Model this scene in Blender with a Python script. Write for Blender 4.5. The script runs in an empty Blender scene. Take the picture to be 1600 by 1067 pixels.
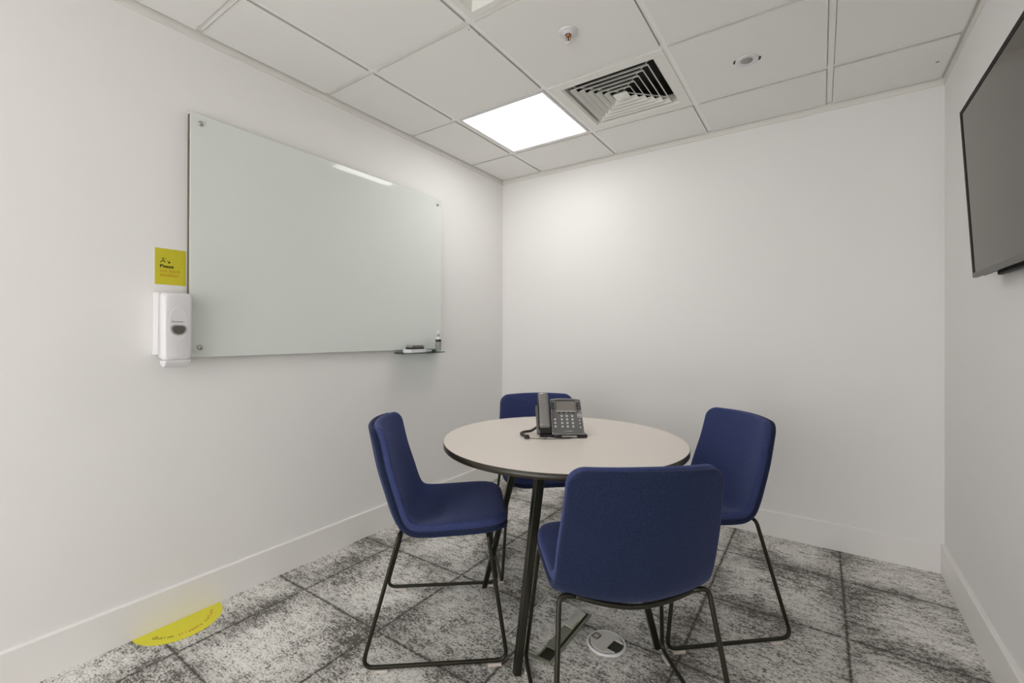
import bpy, bmesh, math, random
from mathutils import Vector, Matrix
random.seed(7)
PI = math.pi
C = bpy.context.scene.collection
sc = bpy.context.scene

# ------------------------------------------------------------------ camera, world, exposure
CAM_Z = 1.15714
F = Vector((-0.5709445, 0.82098519, 0.00238402)).normalized()
R_ = Vector((0.82098783, 0.5709374, 0.00307642)); R_ = (R_ - F * R_.dot(F)).normalized()
U = R_.cross(F).normalized()
cd = bpy.data.cameras.new('camera'); cam = bpy.data.objects.new('camera', cd); C.objects.link(cam)
m = Matrix((R_, U, -F)).transposed().to_4x4(); m.translation = Vector((0, 0, CAM_Z)); cam.matrix_world = m
cd.sensor_width = 36; cd.lens = 707.159 * 36 / 1600
cd.shift_x = (800 - 789.815) / 1600; cd.shift_y = (520.631 - 533.5) / 1600
cd.clip_start = 0.02
sc.camera = cam
w = bpy.data.worlds.new('world'); sc.world = w; w.use_nodes = True
w.node_tree.nodes['Background'].inputs[0].default_value = (1.0, 0.995, 0.985, 1)
w.node_tree.nodes['Background'].inputs[1].default_value = 3.75
LIGHT = 6.8
FILL_LIGHT = 6.0
vs = sc.view_settings
vs.view_transform = 'Standard'; vs.look = 'None'; vs.gamma = 1; vs.use_curve_mapping = False
vs.exposure = 0.04

# room dimensions
L, R, D, H = -2.1406, 0.498, 3.0342, 2.412
Y0F = -2.2                       # front side of the room, set back to even the light
SK, SKT = 0.1415, 0.016
GX, GY, T = -1.1618, 1.4120, 0.6

# ------------------------------------------------------------------ materials
def srgb(*c):
    return tuple(((x / 255) / 12.92 if x / 255 <= 0.04045 else ((x / 255 + 0.055) / 1.055) ** 2.4) for x in c) + (1,)
def mat(name, col, rough=0.5, metal=0.0, spec=0.5, coat=0.0, noise=None, bump=None, sheen=0.0, trans=0.0, ior=1.5, emit=None):
    M = bpy.data.materials.new(name); M.use_nodes = True
    nt = M.node_tree; b = nt.nodes['Principled BSDF']
    b.inputs['Base Color'].default_value = col; b.inputs['Roughness'].default_value = rough
    b.inputs['Metallic'].default_value = metal; b.inputs['Specular IOR Level'].default_value = spec
    b.inputs['Coat Weight'].default_value = coat; b.inputs['Coat Roughness'].default_value = 0.03
    b.inputs['Sheen Weight'].default_value = sheen; b.inputs['Transmission Weight'].default_value = trans
    b.inputs['IOR'].default_value = ior
    if sheen: b.inputs['Sheen Roughness'].default_value = 0.45
    if emit:
        b.inputs['Emission Color'].default_value = emit[0]; b.inputs['Emission Strength'].default_value = emit[1]
    tc = nt.nodes.new('ShaderNodeTexCoord')
    if noise:       # (scale, amount, detail)
        n = nt.nodes.new('ShaderNodeTexNoise'); n.inputs['Scale'].default_value = noise[0]; n.inputs['Detail'].default_value = noise[2]
        nt.links.new(tc.outputs['Object'], n.inputs['Vector'])
        mp = nt.nodes.new('ShaderNodeMapRange'); mp.inputs[1].default_value = 0.3; mp.inputs[2].default_value = 0.7
        mp.inputs[3].default_value = 1 - noise[1]; mp.inputs[4].default_value = 1 + noise[1]
        nt.links.new(n.outputs['Fac'], mp.inputs[0])
        vm = nt.nodes.new('ShaderNodeVectorMath'); vm.operation = 'SCALE'; vm.inputs[0].default_value = col[:3]
        nt.links.new(mp.outputs[0], vm.inputs['Scale']); nt.links.new(vm.outputs[0], b.inputs['Base Color'])
    if bump:        # (scale, strength, distance)
        n2 = nt.nodes.new('ShaderNodeTexNoise'); n2.inputs['Scale'].default_value = bump[0]; n2.inputs['Detail'].default_value = 3
        nt.links.new(tc.outputs['Object'], n2.inputs['Vector'])
        bp = nt.nodes.new('ShaderNodeBump'); bp.inputs['Strength'].default_value = bump[1]; bp.inputs['Distance'].default_value = bump[2]
        nt.links.new(n2.outputs['Fac'], bp.inputs['Height']); nt.links.new(bp.outputs[0], b.inputs['Normal'])
    return M
M = {}
M['wall'] = mat('painted_plaster', srgb(236, 234, 232), 0.75, spec=0.3, noise=(1.3, 0.008, 3), bump=(160, 0.12, 0.0008))
M['skirt'] = mat('satin_white_paint', srgb(238, 235, 232), 0.33, noise=(2, 0.006, 2))
M['tile'] = mat('mineral_fibre', srgb(241, 240, 237), 0.9, spec=0.2, noise=(220, 0.022, 4), bump=(320, 0.2, 0.0006))
M['rawedge_shaded'] = mat('raw_mineral_edge_shaded', srgb(208, 206, 199), 0.95, spec=0.1, noise=(200, 0.05, 3))  # raw edge grey, darkened so the reveal's shade sits in the colour
M['edgetrim'] = mat('ceiling_edge_trim', srgb(228, 226, 220), 0.5)
M['grid'] = mat('white_steel_grid', srgb(250, 249, 247), 0.45)
M['whiteplastic'] = mat('white_plastic', srgb(224, 222, 224), 0.28, noise=(20, 0.004, 2))
M['duct'] = mat('dark_duct', srgb(26, 24, 20), 0.8, noise=(30, 0.2, 3))
M['vent'] = mat('powder_coated_vent', srgb(236, 235, 229), 0.45, noise=(40, 0.01, 2))
M['led'] = mat('led_diffuser', (1, 1, 1, 1), 0.5, emit=((1.0, 0.99, 0.975, 1), LIGHT))
M['led_fill'] = mat('led_diffuser_fill', (1, 1, 1, 1), 0.5, emit=((1.0, 0.99, 0.975, 1), FILL_LIGHT))
M['ledframe'] = mat('led_frame', srgb(225, 222, 222), 0.4)
M['glassboard'] = mat('back_painted_glass', srgb(223, 228, 223), 0.0, spec=0.5, coat=0.0)
M['glassedge'] = mat('glass_edge', srgb(196, 204, 196), 0.15)
M['gapshade'] = mat('taupe_gap_shade', srgb(98, 89, 76), 0.7, noise=(20, 0.02, 2))
M['chrome'] = mat('brushed_steel', srgb(190, 188, 184), 0.22, metal=1.0)
M['clearglass'] = mat('green_tinted_glass', (0.28, 0.72, 0.58, 1), 0.02, trans=1.0, ior=1.5)
M['fabric'] = mat('navy_wool', srgb(57, 66, 106), 0.95, spec=0.1, sheen=0.4, noise=(260, 0.28, 4), bump=(700, 0.4, 0.0006))
M['fabric'].node_tree.nodes['Principled BSDF'].inputs['Sheen Tint'].default_value = srgb(150, 158, 205)
M['fabric_shaded'] = mat('navy_wool_shaded', srgb(34, 42, 66), 0.95, spec=0.1, sheen=0.3, noise=(260, 0.25, 4), bump=(700, 0.4, 0.0006))  # same navy wool, darkened to paint shade onto the shell backs
M['fabric_shaded'].node_tree.nodes['Principled BSDF'].inputs['Sheen Tint'].default_value = srgb(150, 158, 205)
M['piping'] = mat('navy_piping', srgb(30, 36, 66), 0.9, noise=(300, 0.2, 2))
M['steel'] = mat('black_olive_steel', srgb(44, 43, 33), 0.32, metal=0.55, spec=0.5, noise=(60, 0.04, 2))
M['glide'] = mat('clear_glide', srgb(225, 215, 206), 0.25, trans=0.3)
M['laminate'] = mat('taupe_laminate', srgb(236, 226, 218), 0.42, spec=0.45, noise=(6, 0.01, 3))
M['edgeband'] = mat('dark_edge_band', srgb(40, 34, 23), 0.28, noise=(30, 0.05, 2))
M['yellow'] = mat('yellow_vinyl', srgb(224, 216, 46), 0.35, noise=(14, 0.02, 2))
M['yellow2'] = mat('yellow_card', srgb(206, 196, 50), 0.3, noise=(14, 0.02, 2))
M['inkblack'] = mat('black_ink', srgb(25, 25, 20), 0.5)
M['inkorange'] = mat('orange_ink', srgb(196, 112, 30), 0.5)
M['greytext'] = mat('grey_ink', srgb(130, 120, 125), 0.5)
M['smoke'] = mat('smoked_window', srgb(92, 88, 82), 0.15)
M['greyrim'] = mat('grey_rim', srgb(165, 162, 164), 0.3)
M['tvblack'] = mat('black_bezel', srgb(10, 9, 8), 0.5, spec=0.15)
M['tvgrey'] = mat('dark_brushed_bezel', srgb(74, 68, 60), 0.3, metal=0.4)
M['screen'] = mat('tv_screen', srgb(60, 49, 36), 0.10, spec=0.38)
M['phone'] = mat('phone_grey', srgb(104, 103, 104), 0.38)
M['phonesilver'] = mat('phone_silver', srgb(190, 188, 184), 0.25, metal=0.6)
M['handset'] = mat('handset_grey', srgb(136, 134, 132), 0.28, metal=0.3)
M['phoneblack'] = mat('phone_black', srgb(20, 19, 18), 0.35)
M['lcd'] = mat('phone_lcd', srgb(128, 124, 116), 0.2)
M['key'] = mat('phone_key', srgb(196, 196, 194), 0.3)
M['cord'] = mat('coiled_cord_rubber', srgb(42, 38, 35), 0.4)
M['brass'] = mat('sprinkler_bronze', srgb(176, 120, 84), 0.35, metal=0.7)
M['bulbred'] = mat('sprinkler_bulb', srgb(90, 30, 16), 0.2)
M['lens'] = mat('sensor_lens', srgb(150, 149, 144), 0.4)
M['boxgrey'] = mat('floor_box_grey', srgb(140, 140, 124), 0.45, noise=(40, 0.03, 2))  # on the frame this grey is darkened for the table's shade
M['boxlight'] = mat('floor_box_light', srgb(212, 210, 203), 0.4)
M['boxdark'] = mat('floor_box_recess', srgb(46, 46, 34), 0.6)
M['yellowed'] = mat('yellowed_trim', srgb(172, 156, 96), 0.5)

def carpet_mat(edge=True):
    Mx = bpy.data.materials.new('distressed_carpet' if edge else 'carpet_insert'); Mx.use_nodes = True
    nt = Mx.node_tree; N = nt.nodes; K = nt.links; b = N['Principled BSDF']
    b.inputs['Roughness'].default_value = 1.0; b.inputs['Specular IOR Level'].default_value = 0.05
    tc = N.new('ShaderNodeTexCoord'); oi = N.new('ShaderNodeObjectInfo'); geo = N.new('ShaderNodeNewGeometry')
    off = N.new('ShaderNodeVectorMath'); off.operation = 'SCALE'; off.inputs['Scale'].default_value = 1.0
    K.new(geo.outputs['Position'], off.inputs[0])
    def noise(scale, detail, rough=0.6, stretch=(1, 1, 1), loc=(0, 0, 0)):
        mp = N.new('ShaderNodeMapping'); mp.inputs['Scale'].default_value = stretch; mp.inputs['Location'].default_value = loc
        K.new(off.outputs[0], mp.inputs[0])
        n = N.new('ShaderNodeTexNoise'); n.inputs['Scale'].default_value = scale; n.inputs['Detail'].default_value = detail
        n.inputs['Roughness'].default_value = rough; K.new(mp.outputs[0], n.inputs['Vector']); return n.outputs['Fac']
    def math_(op, a, b_=None, c=None, clamp=False):
        x = N.new('ShaderNodeMath'); x.operation = op; x.use_clamp = clamp
        for i, v in enumerate((a, b_, c)):
            if v is None: continue
            if isinstance(v, (int, float)): x.inputs[i].default_value = v
            else: K.new(v, x.inputs[i])
        return x.outputs[0]
    def rng(v, a, b_, c, d):
        x = N.new('ShaderNodeMapRange'); x.clamp = True
        K.new(v, x.inputs[0])
        for i, q in enumerate((a, b_, c, d)): x.inputs[i + 1].default_value = q
        return x.outputs[0]
    fine = noise(115, 3, 0.8, (0.75, 1.25, 1))        # tuft speckle
    mid = noise(34, 4, 0.65, (0.6, 1.3, 1), (5, 2, 0))
    big = noise(3.4, 4, 0.62, (1, 1, 1), (3, 7, 0))
    # distance from the tile's own edge: the worn border is printed round every 50 cm tile
    sp = N.new('ShaderNodeSeparateXYZ'); K.new(tc.outputs['Object'], sp.inputs[0])
    ax = math_('ABSOLUTE', sp.outputs[0]); ay = math_('ABSOLUTE', sp.outputs[1])
    mx = math_('MAXIMUM', ax, ay) if edge else math_('MULTIPLY', ax, 0.0)
    ed = math_('SUBTRACT', 0.25, mx)
    wob = noise(60, 4, 0.7)
    edn = math_('MULTIPLY_ADD', math_('SUBTRACT', wob, 0.5), 0.034, ed)
    line = rng(edn, 0.001, 0.0085, 1, 0)
    halo = rng(math_('MULTIPLY_ADD', math_('SUBTRACT', big, 0.5), 0.22, ed), 0.0, 0.13, 1, 0)
    thr = math_('MULTIPLY_ADD', halo, 0.055, rng(big, 0.32, 0.62, 0.105, -0.025))
    s = math_('SUBTRACT', math_('MULTIPLY_ADD', math_('SUBTRACT', mid, 0.5), 0.55, fine), math_('ADD', thr, 0.0))
    dark = rng(s, 0.36, 0.43, 1, 0)
    dark = math_('MAXIMUM', math_('MULTIPLY', dark, 0.80), math_('MULTIPLY', line, 0.9))
    lite = rng(s, 0.42, 0.58, 0, 1)
    c1 = N.new('ShaderNodeMix'); c1.data_type = 'RGBA'; c1.inputs[6].default_value = srgb(196, 193, 187); c1.inputs[7].default_value = srgb(236, 234, 229)
    K.new(lite, c1.inputs[0])
    tone = N.new('ShaderNodeVectorMath'); tone.operation = 'SCALE'; K.new(c1.outputs[2], tone.inputs[0])
    K.new(math_('MULTIPLY', rng(halo, 0, 1, 1.0, 0.72), rng(oi.outputs['Random'], 0, 1, 0.92, 1.06)), tone.inputs['Scale'])
    c2 = N.new('ShaderNodeMix'); c2.data_type = 'RGBA'; c2.inputs[7].default_value = srgb(74, 68, 63)
    K.new(dark, c2.inputs[0]); K.new(tone.outputs[0], c2.inputs[6]); K.new(c2.outputs[2], b.inputs['Base Color'])
    bp = N.new('ShaderNodeBump'); bp.inputs['Strength'].default_value = 0.5; bp.inputs['Distance'].default_value = 0.002
    K.new(fine, bp.inputs['Height']); K.new(bp.outputs[0], b.inputs['Normal'])
    return Mx
M['carpet'] = carpet_mat(); M['insert'] = carpet_mat(False)

# ------------------------------------------------------------------ helpers
def obj(name, bm, m=None, parent=None, smooth=False, bevel=0.0, segs=2):
    me = bpy.data.meshes.new(name)
    bmesh.ops.recalc_face_normals(bm, faces=bm.faces)
    bm.to_mesh(me); bm.free()
    o = bpy.data.objects.new(name, me); C.objects.link(o)
    if m: me.materials.append(M[m])
    if smooth:
        for p in me.polygons: p.use_smooth = True
    if bevel:
        md = o.modifiers.new('bevel', 'BEVEL'); md.width = bevel; md.segments = segs; md.limit_method = 'ANGLE'; md.angle_limit = math.radians(35)
        for p in me.polygons: p.use_smooth = True
        wn = o.modifiers.new('wn', 'WEIGHTED_NORMAL'); wn.keep_sharp = False
    if parent: o.parent = parent
    return o
def tag(o, label=None, cat=None, group=None, kind=None):
    if label: o['label'] = label
    if cat: o['category'] = cat
    if group: o['group'] = group
    if kind: o['kind'] = kind
    return o
def thing(name, label, cat, loc=(0, 0, 0), rz=0, group=None):
    o = bpy.data.objects.new(name, None); C.objects.link(o)
    o.location = loc; o.rotation_euler = (0, 0, rz); o.empty_display_size = 0.05
    return tag(o, label, cat, group)
def add_box(bm, x0, x1, y0, y1, z0, z1, mx=None):
    vs_ = [bm.verts.new((x, y, z)) for x in (x0, x1) for y in (y0, y1) for z in (z0, z1)]
    if mx is not None:
        for v in vs_: v.co = mx @ v.co
    for f in ((0, 1, 3, 2), (4, 6, 7, 5), (0, 4, 5, 1), (2, 3, 7, 6), (0, 2, 6, 4), (1, 5, 7, 3)):
        bm.faces.new([vs_[i] for i in f])
    return bm
def box(x0, x1, y0, y1, z0, z1, mx=None): return add_box(bmesh.new(), x0, x1, y0, y1, z0, z1, mx)
def prism(bm, pts, z0, z1, mx=None):
    a = [bm.verts.new((p[0], p[1], z0)) for p in pts]; b = [bm.verts.new((p[0], p[1], z1)) for p in pts]
    if mx is not None:
        for v in a + b: v.co = mx @ v.co
    n = len(pts)
    bm.faces.new(a[::-1]); bm.faces.new(b)
    for i in range(n): bm.faces.new((a[i], a[(i + 1) % n], b[(i + 1) % n], b[i]))
    return bm
def lathe(bm, prof, n=24, mx=None, cap=True):
    rings = []
    for r, z in prof:
        rings.append([bm.verts.new((r * math.cos(2 * PI * k / n), r * math.sin(2 * PI * k / n), z)) for k in range(n)])
    if mx is not None:
        for rg in rings:
            for v in rg: v.co = mx @ v.co
    for a, b in zip(rings, rings[1:]):
        for k in range(n): bm.faces.new((a[k], a[(k + 1) % n], b[(k + 1) % n], b[k]))
    if cap:
        bm.faces.new(rings[0][::-1]); bm.faces.new(rings[-1])
    return bm
def tube(bm, pts, r, n=10, closed=False):
    pts = [Vector(p) for p in pts]; rings = []; prev = None
    for i, p in enumerate(pts):
        a = pts[max(i - 1, 0)]; b = pts[min(i + 1, len(pts) - 1)]; t = (b - a).normalized()
        if prev is None:
            u = t.cross(Vector((0, 0, 1)))
            if u.length < 1e-3: u = t.cross(Vector((1, 0, 0)))
        else: u = prev - t * prev.dot(t)
        u.normalize(); prev = u; v = t.cross(u)
        rings.append([bm.verts.new(p + (u * math.cos(2 * PI * k / n) + v * math.sin(2 * PI * k / n)) * r) for k in range(n)])
    for a, b in zip(rings, rings[1:]):
        for k in range(n): bm.faces.new((a[k], a[(k + 1) % n], b[(k + 1) % n], b[k]))
    bm.faces.new(rings[0][::-1]); bm.faces.new(rings[-1])
    return bm
def fillet(pts, rad, n=6):
    pts = [Vector(p) for p in pts]; out = [pts[0]]
    for i in range(1, len(pts) - 1):
        p = pts[i]; a = (pts[i - 1] - p); b = (pts[i + 1] - p); ra = min(rad, a.length * .49, b.length * .49)
        ang = a.angle(b); d = min(ra / math.tan(ang / 2), a.length * .49, b.length * .49)
        A = p + a.normalized() * d; B = p + b.normalized() * d
        for k in range(n + 1):
            t = k / n; out.append(A * (1 - t) ** 2 + p * 2 * t * (1 - t) + B * t ** 2)
    out.append(pts[-1]); return out
def catmull(pts, n=8):
    pts = [Vector(p) for p in pts]; P = [pts[0] * 2 - pts[1]] + pts + [pts[-1] * 2 - pts[-2]]; out = []
    for i in range(1, len(P) - 2):
        for k in range(n):
            t = k / n; a, b, c, d = P[i - 1:i + 3]
            out.append(0.5 * ((2 * b) + (c - a) * t + (2 * a - 5 * b + 4 * c - d) * t * t + (3 * b - a - 3 * c + d) * t ** 3))
    out.append(pts[-1]); return out
def sqring(bm, rings):
    """nested square loops (half size x, half size y, z) joined by faces"""
    L_ = [[bm.verts.new((sx * hx, sy * hy, z)) for sx, sy in ((-1, -1), (1, -1), (1, 1), (-1, 1))] for hx, hy, z in rings]
    for a, b in zip(L_, L_[1:]):
        for k in range(4): bm.faces.new((a[k], a[(k + 1) % 4], b[(k + 1) % 4], b[k]))
    return L_
def text_mesh(name, body, size, m, parent, mw, ext=0.0003, bold=0.0, spacing=1.0):
    cu = bpy.data.curves.new(name, 'FONT'); cu.body = body; cu.size = size; cu.extrude = ext; cu.offset = bold; cu.resolution_u = 3
    cu.space_character = spacing
    to = bpy.data.objects.new('tmp', cu); C.objects.link(to)
    dg = bpy.context.evaluated_depsgraph_get(); me = bpy.data.meshes.new_from_object(to.evaluated_get(dg))
    C.objects.unlink(to); bpy.data.objects.remove(to)
    me.name = name; me.materials.clear(); me.materials.append(M[m]); me.transform(mw)
    o = bpy.data.objects.new(name, me); C.objects.link(o); o.parent = parent
    return o

# ------------------------------------------------------------------ the setting
fl = tag(obj('floor', box(L - .1, R + .1, Y0F - .1, D + .1, -.12, -.008), 'boxdark'), kind='structure')
wl = tag(obj('wall_left', box(L - .1, L, Y0F - .1, D, -.008, H + .2), 'wall'), kind='structure')
wb = tag(obj('wall_back', box(L - .1, R + .1, D, D + .1, -.008, H + .2), 'wall'), kind='structure')
wr = tag(obj('wall_right', box(R, R + .1, Y0F - .1, D, -.008, H + .2), 'wall'), kind='structure')
# unseen front wall, its full-width opening shaped to let world light in
bm = bmesh.new()
DX0, DX1, DZ = L + .06, R - .06, 2.2
add_box(bm, L, DX0, Y0F - .1, Y0F, 0, H + .2); add_box(bm, DX1, R, Y0F - .1, Y0F, 0, H + .2); add_box(bm, DX0, DX1, Y0F - .1, Y0F, DZ, H + .2)
tag(obj('wall_front', bm, 'wall'), kind='structure')
bm = bmesh.new()
for a, b_ in ((DX0, DX0 + .05), (DX1 - .05, DX1)): add_box(bm, a, b_, Y0F - .09, Y0F + .01, 0, DZ)
add_box(bm, DX0 + .05, DX1 - .05, Y0F - .09, Y0F + .01, DZ - .05, DZ)
tag(obj('trim_5', bm, 'skirt'), kind='structure')

# carpet tiles, 50 cm, joints where the photograph shows them
JX0, JY0 = -1.914, 2.666
tile_mesh = None
def carpet_tile(x0, x1, y0, y1, cx_, cy_):
    global tile_mesh
    full = (x1 - x0 > .499 and y1 - y0 > .499)
    g = 0.0006
    if full and tile_mesh:
        o = bpy.data.objects.new('carpet_tile', tile_mesh); C.objects.link(o)
    else:
        o = obj('carpet_tile', box(x0 + g - cx_, x1 - g - cx_, y0 + g - cy_, y1 - g - cy_, -.0075, 0), 'carpet')
        if full: tile_mesh = o.data
    o.location = (cx_, cy_, 0); o.parent = fl
xs = [JX0 + .5 * k for k in range(-1, 6)]; ys = [JY0 + .5 * k for k in range(-11, 2)]
for x in xs:
    for y in ys:
        a, b_, c, d = max(x, L), min(x + .5, R), max(y, Y0F), min(y + .5, D)
        if b_ - a > .004 and d - c > .004: carpet_tile(a, b_, c, d, x + .25, y + .25)

# skirtings
def skirting(name, run, axis, pos, sgn):
    bm = bmesh.new()
    prof = [(0, 0), (SKT, 0), (SKT, SK - .004), (SKT - .001, SK - .0015), (SKT - .004, SK), (0, SK)]
    for t in run:
        pass
    rings = []
    for t in run:
        rings.append([bm.verts.new((pos + sgn * p[0], t, p[1]) if axis == 'y' else (t, pos + sgn * p[0], p[1])) for p in prof])
    n = len(prof)
    for k in range(n): bm.faces.new((rings[0][k], rings[0][(k + 1) % n], rings[1][(k + 1) % n], rings[1][k]))
    bm.faces.new(rings[0][::-1]); bm.faces.new(rings[1])
    return tag(obj(name, bm, 'skirt'), kind='structure')
skirting('baseboard_left', (Y0F + .02, D), 'y', L, 1)
skirting('baseboard_back', (L + SKT, R - SKT), 'x', D, -1)
skirting('baseboard_right', (Y0F + .02, D), 'y', R, -1)

# ceiling: slab, perimeter angle, grid, tegular tiles
ce = tag(obj('ceiling', box(L, R, Y0F, D, H + .14, H + .2), 'duct'), kind='structure')
TR = 0.0075      # grid face above the tile face
def perim(name, x0, x1, y0, y1, lx0, lx1, ly0, ly1):
    bm = bmesh.new(); add_box(bm, x0, x1, y0, y1, H - .030, H + .03); add_box(bm, lx0, lx1, ly0, ly1, H + TR, H + TR + .002)
    return tag(obj(name, bm, 'edgetrim'), kind='structure')
pt = .006
perim('trim_1', L, L + pt, Y0F, D, L + pt, L + .024, Y0F, D)
perim('trim_2', L + pt, R - pt, D - pt, D, L + .024, R - .024, D - .024, D - pt)
perim('trim_3', R - pt, R, Y0F, D, R - .024, R - pt, Y0F, D)
perim('trim_4', L + pt, R - pt, Y0F, Y0F + pt, L + .024, R - .024, Y0F + pt, Y0F + .024)
gxs = [GX + T * k for k in (-1, 0, 1, 2)]; gys = [GY + T * k for k in range(-6, 3)]
bw = .012
for x in gxs:
    bm = box(x - bw, x + bw, Y0F + .024, D - .024, H + TR, H + TR + .003); add_box(bm, x - .002, x + .002, Y0F + .03, D - .03, H + TR + .003, H + .045)
    obj('main_grid_bar', bm, 'grid', ce)
cols = [L + pt] + gxs + [R - pt]; rows = [Y0F + pt] + [g for g in gys if g > Y0F + .05] + [D - pt]
for y in rows[1:-1]:
    for a, b_ in zip(cols, cols[1:]):
        a1 = a + (bw if a in gxs else .018); b1 = b_ - (bw if b_ in gxs else .018)
        obj('cross_grid_bar', box(a1, b1, y - bw, y + bw, H + TR - .0004, H + TR + .003), 'grid', ce)
SPECIAL = {(-1, 1): 'led', (0, 1): 'diff', (0, -1): 'plaque', (-1, -5): 'led_fill'}
ctile = None
for ia in range(len(cols) - 1):
    for ja in range(len(rows) - 1):
        x0, x1, y0, y1 = cols[ia], cols[ia + 1], rows[ja], rows[ja + 1]
        i = ia - 2; j = round((y1 - GY) / T) - 1 if y1 < D - .1 else 2
        if (i, j) in SPECIAL: continue
        g = .0145
        cx_, cy_ = (x0 + x1) / 2, (y0 + y1) / 2; hx, hy = (x1 - x0) / 2, (y1 - y0) / 2
        gl = g if ia > 0 else .011; gr = g if ia < len(cols) - 2 else .011
        gd = g if ja > 0 else .011; gu = g if ja < len(rows) - 2 else .011
        full = abs(hx - .3) < 1e-3 and abs(hy - .3) < 1e-3
        if full and ctile:
            o = bpy.data.objects.new('ceiling_tile', ctile); C.objects.link(o)
        else:
            bm = box(-hx + gl, hx - gr, -hy + gd, hy - gu, 0, .012)
            add_box(bm, -hx + .004, hx - .004, -hy + .004, hy - .004, .0135, .022)
            o = obj('ceiling_tile', bm, 'tile')
            o.data.materials.append(M['rawedge_shaded'])
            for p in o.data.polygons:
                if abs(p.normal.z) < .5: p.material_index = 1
            if full: ctile = o.data
        o.location = (cx_, cy_, H); o.parent = ce

# ------------------------------------------------------------------ ceiling things
def led_panel(cx_, cy_, label, lm='led'):
    t = thing('ceiling_light', label, 'light', (cx_, cy_, H + .001))
    bm = bmesh.new(); r = sqring(bm, [(.286, .286, .012), (.286, .286, .001), (.271, .271, .001), (.268, .268, .006)])
    bm.faces.new(r[0]); obj('frame', bm, 'ledframe', t)
    obj('light_diffuser', box(-.268, .268, -.268, .268, .0045, .009), lm, t)
    return t
led_panel(GX - T / 2, GY + 1.5 * T, 'glowing square white light panel set in the ceiling near the glass board')

led_panel(GX - T / 2, GY - 4.5 * T, 'unseen fill light panel added far behind the viewer', 'led_fill')  # added out of view to fill the room with light

t = thing('air_diffuser', 'square white air vent with nested dark louvres beside the lit panel', 'vent', (GX + T / 2, GY + 1.5 * T, H + .002))
bm = bmesh.new(); r = sqring(bm, [(.288, .288, .01), (.288, .288, 0), (.238, .238, 0), (.229, .229, .010), (.226, .226, .045), (.226, .226, .055)])
obj('frame', bm, 'vent', t)
bm = box(-.24, .24, -.24, .24, .125, .13); sqring(bm, [(.232, .232, .050), (.232, .232, .125)]); obj('duct_box', bm, 'duct', t)
hs = [.203, .170, .137, .104, .071]
for h in hs:
    bm = bmesh.new(); sqring(bm, [(h - .017, h - .017, .021), (h - .003, h - .003, .005), (h - .0012, h - .0012, .001), (h, h, .001), (h - .0018, h - .0018, .0055), (h - .016, h - .016, .022), (h - .017, h - .017, .021)])
    obj('louvre', bm, 'vent', t)
bm = bmesh.new(); r = sqring(bm, [(.020, .020, .020), (.038, .038, .003), (.038, .038, .002), (.004, .004, -.006)]); bm.faces.new(r[-1]); bm.faces.new(r[0])
obj('centre_cap', bm, 'vent', t)
for sx, sy in ((1, 1), (1, -1), (-1, 1), (-1, -1)):      # corner stays that carry the louvres
    mx = Matrix.Rotation(math.atan2(sy, sx), 4, 'Z'); bm = box(.02, .305, -.0012, .0012, .023, .029, mx); obj('stay', bm, 'vent', t)

t = thing('plaque_vent', 'second square white ceiling vent cut off by the top edge of the photo', 'vent', (GX + T / 2, GY - T / 2, H + .002))
bm = bmesh.new(); sqring(bm, [(.286, .286, .014), (.286, .286, 0), (.258, .258, 0), (.256, .256, .003), (.212, .212, .048), (.212, .212, .06)])
obj('frame', bm, 'vent', t)
obj('back_plate', box(-.215, .215, -.215, .215, .062, .066), 'duct', t)
bm = bmesh.new(); r = sqring(bm, [(.182, .182, .036), (.182, .182, .024), (.175, .175, .024), (.173, .173, .029)]); bm.faces.new(r[-1]); bm.faces.new(r[0])
obj('face_plate', bm, 'vent', t)
for sx in (-1, 1):
    for sy in (-1, 1): obj('hanger', box(sx * .15 - .004, sx * .15 + .004, sy * .15 - .004, sy * .15 + .004, .037, .0615), 'grid', t)

t = thing('fire_sprinkler', 'small fire sprinkler with copper coloured bulb frame hanging from ceiling tile', 'sprinkler', (-.859, 1.686, H))
obj('escutcheon', lathe(bmesh.new(), [(.040, 0), (.040, -.003), (.034, -.006), (.022, -.007), (.020, -.013), (.014, -.014), (.013, -.012), (.013, -.004)], 32), 'whiteplastic', t, smooth=True)
obj('stem', lathe(bmesh.new(), [(.009, -.004), (.009, -.018), (.006, -.020)], 16), 'brass', t, smooth=True)
bm = bmesh.new()
for s in (-1, 1): tube(bm, [(s * .007, 0, -.016), (s * .010, 0, -.026), (s * .009, 0, -.036), (s * .002, 0, -.044)], .0016, 8)
obj('yoke', bm, 'brass', t, smooth=True)
obj('bulb', lathe(bmesh.new(), [(.001, -.020), (.0027, -.023), (.0027, -.036), (.001, -.040)], 12), 'bulbred', t, smooth=True)
obj('deflector', lathe(bmesh.new(), [(.003, -.042), (.013, -.0455), (.013, -.0465), (.003, -.0475)], 20), 'whiteplastic', t, smooth=True)

t = thing('motion_sensor', 'small round white ceiling sensor with grey lens right of the louvred vent', 'sensor', (-.276, 2.321, H), .35)
obj('rim', lathe(bmesh.new(), [(.048, 0), (.048, -.002), (.045, -.0045), (.040, -.005), (.024, -.0045), (.023, 0)], 36), 'whiteplastic', t, smooth=True)
obj('lens', lathe(bmesh.new(), [(.023, -.001), (.020, -.006), (.012, -.009), (.003, -.010)], 24), 'lens', t, smooth=True)
for s in (-1, 1):
    mx = Matrix.Rotation(-.1 if s > 0 else PI - .1, 4, 'Z')
    pts = [(.049 * math.cos(a), .049 * math.sin(a)) for a in [x * .1 - .3 for x in range(7)]] + [(.056 * math.cos(a), .056 * math.sin(a)) for a in [.25 - x * .1 for x in range(6)]]
    obj('clip_slot', prism(bmesh.new(), pts, -.0012, -.0002, mx), 'duct', t)
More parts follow.
